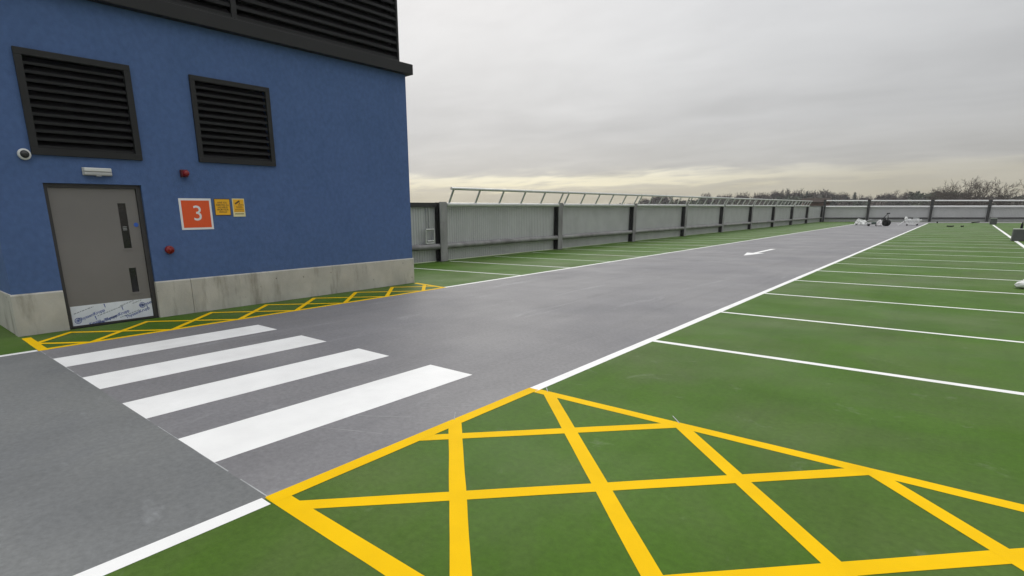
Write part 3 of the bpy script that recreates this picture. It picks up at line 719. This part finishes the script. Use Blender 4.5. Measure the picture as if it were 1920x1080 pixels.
# white wire pull cart, drawbar down
org = (-3.95, 70.2, 0)
t = thing('pull_cart', 'white wire pull cart with its long drawbar lowered to the lane', 'cart', org)
yc = 70.2
top = [(-4.42, yc-.28, .51), (-3.2, yc-.28, .53), (-3.2, yc+.28, .53), (-4.42, yc+.28, .51)]
bot = [(-4.27, yc-.22, .13), (-3.58, yc-.22, .11), (-3.58, yc+.22, .11), (-4.27, yc+.22, .13)]
m = MB()
for L in (top, bot):
    for i in range(4): m.tube([L[i], L[(i+1) % 4]], .045, 7)
m.build('frame', 'cart', t, org)
m = MB()
for s_ in (0, 1):
    a0, a1 = (Vector(top[0]), Vector(top[1])) if s_ == 0 else (Vector(top[3]), Vector(top[2])); b0, b1 = (Vector(bot[0]), Vector(bot[1])) if s_ == 0 else (Vector(bot[3]), Vector(bot[2]))
    for i in range(9): u = i/8; m.tube([a0.lerp(a1, u), b0.lerp(b1, u)], .020 if 0 < i < 8 else .04, 5)
    for i in (1, 2): u = i/3; m.tube([a0.lerp(b0, u), a1.lerp(b1, u)], .020, 5)
for e in (0, 1):
    ia, ib = (0, 3) if e == 0 else (1, 2)
    for i in range(1, 4): u = i/4; m.tube([Vector(top[ia]).lerp(Vector(top[ib]), u), Vector(bot[ia]).lerp(Vector(bot[ib]), u)], .020, 5)
m.quad((-4.27, yc-.22, .14), (-3.58, yc-.22, .12), (-3.58, yc+.22, .12), (-4.27, yc+.22, .14))
m.build('wire_basket', 'cart', t, org)
m = MB(); m.tube([(-4.42, yc, .51), (-4.52, yc-.1, .42), (-4.90, yc-.2, .05), (-5.0, yc-.2, .05), (-5.02, yc-.2, .2)], .035, 8); m.build('drawbar', 'cart', t, org)
for dx in (-4.25, -3.46):
    for dy in (yc-.25, yc+.25): m = MB(); m.tube([(dx, dy-.03, .075), (dx, dy+.03, .075)], .07, 14); m.build('wheel', 'black', t, org)
o = MB(); crumple(o, (-4.40, yc, .68), .13, .12, .17, 8.8, .4); ob = o.build('carrier_bag', 'plastic_sheet', None, (-4.40, yc, .53), label='crumpled pale bag at the drawbar end of the white cart', category='bag'); place(ob, (-4.40, yc, .53))
o = MB(); o.box(-4.30+.06, -4.0, yc-.12, yc+.12, .565, .67, bev=.015); ob = o.build('carton', 'sign_white', None, (-4.12, yc, .56), label='small bright white carton on top of the white cart', category='box'); place(ob, (-4.12, yc, .56))
o = MB(); o.box(-3.86, -3.38, yc-.15, yc+.15, .575, .75, bev=.02); ob = o.build('crate', 'plastic_grey', None, (-3.62, yc, .57), label='pale grey crate on the wheel end of the white cart', category='crate'); place(ob, (-3.62, yc, .57))
# scraps on the green deck
def scrap(x, y, pts, label, r=.05):
    mm = MB(); mm.tube([(x+a, y+b, .05+c) for a, b, c in pts], r, 7); ob = mm.build('scrap', 'black', None, (x, y, 0), label=label, category='debris', group='dark scraps on the far green bays'); place(ob, (x, y, 0))
scrap(-2.26, 80.9, [(-.06, 0, .03), (.06, 0, .05)], 'small round black scrap on the white end line of the far bays', .085)
scrap(-.85, 65.9, [(-.28, .1, .02), (-.05, 0, 0), (.2, 0, .03)], 'long dark scrap lying nearer the lane on the far green bays', .055)
scrap(-.08, 65.9, [(-.1, 0, 0), (.1, .05, .02)], 'short dark scrap midway across the far green bays', .06)
scrap(.95, 81.6, [(-.32, -.2, 0), (0, 0, .03), (.3, .2, .06)], 'bent dark strip in front of the end fence beside the farther grey block', .05)

# dirty joint where the plinth meets the deck paint
m = MB(); yj = BY0+.02; random.seed(11)
while yj < BY1-.05:
    yn = yj + random.uniform(.05, .16)
    if not (DY[0]-.02 < yn < DY[1]+.06): m.add([(XW-.01, yj, .0006), (XW+random.uniform(.012, .032), yj, .0006), (XW+random.uniform(.012, .032), yn, .0006), (XW-.01, yn, .0006)], [(0, 1, 2, 3)])
    yj = yn
m.build('base_joint', 'joint', bld, bo)
# ================================================================== FAR LANDSCAPE
def polar(az, r): return r*math.sin(R(az)), r*math.cos(R(az))
def leafy(mb, c, rad, n, size, mi=0, shape=None, twig=False):
    for _ in range(n):
        while True:
            p = Vector((random.uniform(-1, 1), random.uniform(-1, 1), random.uniform(-1, 1)))
            if p.length_squared < 1 and (shape is None or shape(p)): break
        # pull to clumps near the surface
        if random.random() < .6: p *= (random.uniform(.75, 1.0)/max(p.length, .2)) if shape is None else 1
        q = Vector((c[0]+p.x*rad[0], c[1]+p.y*rad[1], c[2]+p.z*rad[2]))
        s_ = size*random.uniform(.5, 1.3)
        if twig: a = Vector((p.x*.7+random.uniform(-.4, .4), p.y*.7+random.uniform(-.4, .4), random.uniform(.2, 1))).normalized()*s_*1.5; b = a.cross(Vector((random.random(), random.random(), random.random()))).normalized()*s_*.16
        else: a = Vector((random.uniform(-1, 1), random.uniform(-1, 1), random.uniform(-.6, .6))).normalized()*s_; b = a.cross(Vector((random.uniform(-1, 1), random.uniform(-1, 1), random.uniform(-1, 1)))).normalized()*s_*.8
        mb.add([q-a*.5-b*.5, q+a*.5-b*.3, q+a*.4+b*.5, q-a*.4+b*.4], [(0, 1, 2, 3)], mi)
def U(mb):                                            # landscape is worked in metres
    mb.v = [v/S for v in mb.v]; return mb
def branch(mb, p, d, L, r, depth):
    n = 3; q = p
    for i in range(n):
        d = (d + Vector((random.uniform(-.22, .22), random.uniform(-.22, .22), random.uniform(-.05, .16)))).normalized()
        e = q + d*L/n
        r1 = r*(1-.22); mb.tube([q, e], [r, r1], 4 if depth > 3 else 3, 0, False, False); r = r1; q = e
        if depth > 0 and (i > 0 or depth < 4):
            for _ in range(2):
                a = random.uniform(0, 6.28); sp = random.uniform(.45, .85)
                s1 = d.cross(Vector((math.cos(a), math.sin(a), .3))).normalized()
                branch(mb, q, (d*math.cos(sp)+s1*math.sin(sp)).normalized(), L*random.uniform(.42, .60), max(r*.55, .027), depth-1)
def tree(name, label, cat, az, r, top_el, width, kind, group=None):
    """top_el: elevation of the crown top seen from eye height 1.6 m; width in metres"""
    x, y = polar(az, r); zg = land_z(x, y); zt = 1.6 + r*math.tan(R(top_el)); h = zt - zg
    t = thing(name, label, cat, (x/S, y/S, zg/S), group)
    m = MB(); c = MB()
    if kind == 'bare':
        m.tube([(0, 0, -.4), (.1, 0, h*.3)], [.026*h, .019*h], 8, 0, False)
        for _ in range(2):
            a = random.uniform(0, 6.28); l = random.uniform(.12, .5)*width/9
            branch(c, Vector((.1, 0, h*random.uniform(.22, .3))), Vector((math.cos(a)*l, math.sin(a)*l, 1)).normalized(), h*random.uniform(.40, .50), .012*h, 4)
        zmax = max(v.z for v in c.v)*.93
        for v in c.v:
            if v.z > h*.3: v.z = h*.3 + (v.z-h*.3)*(h*.7)/(zmax-h*.3)
    elif kind == 'round':
        m.tube([(0, 0, -.4), (0, 0, h*.5)], [.03*h, .015*h], 7, 0, False)
        for k in range(5):
            cx, cy = random.uniform(-.25, .25)*width, random.uniform(-.25, .25)*width
            leafy(c, (cx, cy, h*random.uniform(.55, .66)), (width*.33, width*.33, h*.30), 260, width*.095, twig=True); leafy(c, (cx, cy, h*.58), (width*.30, width*.30, h*.26), 130, width*.11)
        zmax = sorted(v.z for v in c.v)[int(len(c.v)*.975)]
        for v in c.v: v.z *= h/zmax
    elif kind == 'conifer':
        m.tube([(0, 0, -.4), (0, 0, h*.9)], [.02*h, .004*h], 7, 0, False)
        for k in range(800):
            u = random.random()**.8; zc = h*(.12+.88*u); rr = width*.5*(1-u)**.6*random.uniform(.2, 1)+.12; a = random.uniform(0, 6.28)
            q = Vector((rr*math.cos(a), rr*math.sin(a), zc)); s_ = random.uniform(.8, 1.5)*(1.15-u*.45)
            o = Vector((math.cos(a), math.sin(a), -.35))*s_; w_ = Vector((-math.sin(a), math.cos(a), 0))*s_*.5
            c.add([q-o*.5-w_*.5, q-o*.5+w_*.5, q+o*.6], [(0, 1, 2)])
    elif kind == 'poplar':
        m.tube([(0, 0, -.4), (0, 0, h*.8)], [.02*h, .006*h], 7, 0, False)
        leafy(c, (0, 0, h*.58), (width*.5, width*.5, h*.42), 800, 1.1, twig=True, shape=lambda p: math.hypot(p.x, p.y) < .95*(1-abs(p.z)**2.2))
    elif kind == 'dense':
        m.tube([(0, 0, -.4), (0, 0, h*.5)], [.03*h, .015*h], 7, 0, False)
        for k in range(6): leafy(c, (random.uniform(-.28, .28)*width, random.uniform(-.2, .2)*width, h*random.uniform(.5, .64)), (width*.30, width*.30, h*.30), 230, width*.085)
        zmax = sorted(v.z for v in c.v)[int(len(c.v)*.975)]
        for v in c.v: v.z *= h/zmax
    U(m).build('trunk', 'bark', t); U(c).build('crown', {'bare': 'twig', 'round': 'twig', 'conifer': 'leaf_dark', 'poplar': 'twig', 'dense': 'leaf_mid'}[kind], t)
random.seed(21)
G1, G2, G3 = 'trees on the wooded ridge behind the left fence', 'trees above the end fence', 'bare trees at the right end'
for nm, lb, az, r, el, wd, kd, g in [
    ('leafless_tree', 'faint leafless tree farthest left, seen through the sloping guard rail', -24.3, 330, 1.08, 10, 'round', G1),
    ('leafless_tree', 'leafless tree where the ridge of wood first rises behind the guard rail', -22.7, 320, 1.33, 12, 'round', G1),
    ('leafless_tree', 'rounded leafless tree just topping the guard rail left of the low gap', -19.0, 320, 1.40, 9, 'round', G1),
    ('leafless_tree', 'small leafless tree barely topping the guard rail tube in the low gap', -17.5, 320, 1.31, 9, 'round', G1),
    ('leafless_tree', 'leafless round tree at the left foot of the wooded rise', -15.9, 315, 1.40, 8, 'round', G1),
    ('leafless_tree', 'broad leafless tree part way up the wooded rise', -14.3, 310, 1.30, 12, 'round', G1),
    ('leafless_tree', 'broad leafless tree just left of the twin poplars', -13.4, 310, 1.42, 10, 'round', G1),
    ('poplar_tree', 'left and slightly shorter of the twin poplar spires', -12.66, 310, 1.76, 3.0, 'poplar', None),
    ('poplar_tree', 'right and slightly taller of the twin poplar spires', -12.26, 310, 1.86, 3.2, 'poplar', None),
    ('leafless_tree', 'domed leafless tree right of the twin poplars', -11.6, 310, 1.46, 9, 'round', G1),
    ('conifer_tree', 'slim dark conifer, shorter of the pair right of the poplars', -11.15, 305, 1.32, 3.4, 'conifer', None),
    ('conifer_tree', 'slim dark conifer, taller of the pair right of the poplars', -10.78, 305, 1.47, 3.8, 'conifer', None),
    ('leafless_tree', 'leafless tree with the highest dome right of the slim conifers', -9.95, 310, 1.42, 11, 'round', G1),
    ('leafless_tree', 'leafless tree on the falling shoulder over the fence corner', -9.2, 310, 1.26, 9, 'round', G1),
    ('leafless_tree', 'rounded leafless tree standing alone right of the fence corner', -8.75, 305, 1.14, 7, 'round', G2),
    ('leafless_tree', 'pale rounded leafless tree left of the small dark bush conifer', -8.05, 300, 1.16, 7, 'round', G2),
    ('conifer_tree', 'small dark conifer beside the pale rounded tree', -7.82, 295, 1.02, 3.2, 'conifer', None),
    ('conifer_tree', 'broad dark conifer standing clear above the first bay of the end fence', -7.28, 290, 1.30, 6.0, 'conifer', None),
    ('leafless_tree', 'low leafless tree just right of the broad dark conifer', -6.6, 300, .90, 8, 'round', G2),
    ('leafless_tree', 'rounded leafless tree just right of the second end-fence post', -5.15, 290, .98, 9, 'round', G2),
    ('bare_tree', 'spindly bare tree rising above the machine and sack', -4.25, 260, 1.26, 6, 'bare', None),
    ('evergreen_tree', 'dark rounded evergreen left of the third end-fence post', -3.5, 270, 1.05, 9, 'dense', G2),
    ('evergreen_tree', 'dark rounded evergreen right above the third end-fence post', -2.75, 270, 1.00, 9, 'dense', G2),
    ('evergreen_tree', 'broad dark evergreen hedge tree under the leftmost bare saplings', -1.25, 250, .98, 15, 'dense', G2),
    ('bare_tree', 'thin bare tree leftmost of the tall bare cluster at right', -.98, 165, 1.42, 4, 'bare', G3),
    ('bare_tree', 'tall thin bare tree second in the cluster at right', -.60, 165, 1.70, 4, 'bare', G3),
    ('bare_tree', 'tallest bare tree of the cluster at right', -.05, 165, 1.86, 4.5, 'bare', G3),
    ('bare_tree', 'bare tree just right of the tallest one in the cluster', .48, 165, 1.60, 5, 'bare', G3),
    ('bare_tree', 'bare tree above the post nearest the farther grey block', 1.03, 160, 1.52, 5, 'bare', G3),
    ('bare_tree', 'dense bare tree second from the right edge of the picture', 1.62, 155, 1.64, 7, 'bare', G3),
    ('bare_tree', 'dense bare tree high above the last fence bay on the right', 2.2, 155, 1.72, 7, 'bare', G3),
    ('bare_tree', 'leaning-crowned bare tree cut by the right edge of the picture', 2.85, 155, 1.36, 7, 'bare', G3)]:
    tree(nm, lb, 'tree', az, r, el, wd, kd, g)
# the wood as a mass below the single crowns
prof = [(-60, .55), (-40, .6), (-30, .7), (-26, .85), (-24, .95), (-22, 1.15), (-20, 1.19), (-17, 1.15), (-15, 1.25), (-13, 1.36), (-11, 1.32), (-9.5, 1.16), (-8.5, .96), (-6, .74), (-4, .80), (-2, .86), (-1, .92), (0, .90), (1.5, .88), (4, .88), (10, .8), (40, .7)]
def top_el(az):
    for (a, e), (b, g) in zip(prof[:-1], prof[1:]):
        if a <= az <= b: return e + (g-e)*(az-a)/(b-a)
    return .6
wood = MB(); az = -58
while az < 32:
    for rr in (255, 290, 325):
        a = az + random.uniform(-.4, .4); r = rr + random.uniform(-14, 14); x, y = polar(a, r); zg = land_z(x, y)
        zt = 1.6 + r*math.tan(R(top_el(a)))*random.uniform(.80, 1.0); h = max(zt-zg, 4); wd = random.uniform(6, 10)
        vis = -28 < a < 6
        leafy(wood, (x, y, zg+h*.50), (wd*.55, wd*.55, h*.46), 260 if vis else 60, 1.35 if vis else 2.2, random.choice((0, 1, 1, 2)), twig=False)
        if vis: leafy(wood, (x, y, zg+h*.60), (wd*.55, wd*.55, h*.42), 130, .9, random.choice((0, 0, 1)), twig=True)
    az += .85 if -28 < az < 6 else 2.2
ob = U(wood).build('woodland', ['twig', 'leaf_mid', 'leaf_dark'], None, (0, 0, 0), kind='stuff', label='dull brown and green winter woodland beyond the car park', category='woodland')
# brown-roofed house past the fence corner
hx, hy = polar(-10.05, 120); hz = land_z(hx, hy)
t = thing('house', 'low brown-roofed brick house showing just past the fence corner', 'house', (hx/S, hy/S, hz/S)); t.rotation_euler.z = R(14)
eave = 1.6+120*math.tan(R(.55))-hz; ridge = 1.6+120*math.tan(R(.84))-hz
m = MB(); m.box(-2.0, 2.0, -3, 3, -1, eave); 
m.add([(-2.0, -3, eave), (-2.0, 3, eave), (-2.0, 0, ridge-.15), (2.0, -3, eave), (2.0, 3, eave), (2.0, 0, ridge-.15)], [(0, 2, 1), (3, 4, 5)]); U(m).build('wall', 'brick', t)
m = MB()
for s_ in (-1, 1): 
    vs = [(-2.3, 3.4*s_, eave-.12), (2.3, 3.4*s_, eave-.12), (2.3, 0, ridge), (-2.3, 0, ridge)]
    m.add(vs + [(a, b, c+.14) for a, b, c in vs], [(0, 1, 2, 3), (7, 6, 5, 4), (0, 4, 5, 1), (1, 5, 6, 2), (3, 7, 4, 0)])
U(m).build('roof', 'tile', t)
for wx_ in (-1.6, .5):
    m = MB(); m.box(wx_, wx_+1.1, -3.05, -2.99, eave-2.0, eave-.8); U(m).build('window', 'pane', t)

# thin winter haze over everything
hm = bpy.data.materials.new('haze_air'); hm.use_nodes = True
hn, hl = hm.node_tree.nodes, hm.node_tree.links
hn.remove(hn['Principled BSDF'])
pv = hn.new('ShaderNodeVolumePrincipled'); pv.inputs['Color'].default_value = (.90, .91, .92, 1); pv.inputs['Density'].default_value = .00045
hl.new(pv.outputs[0], hn['Material Output'].inputs['Volume'])
M['haze'] = hm
m = MB(); m.box(-520/S, 520/S, -520/S, 520/S, -19/S, 17/S)
m.build('haze', 'haze', None, kind='stuff', label='thin grey winter haze hanging over the car park and woods', category='haze')
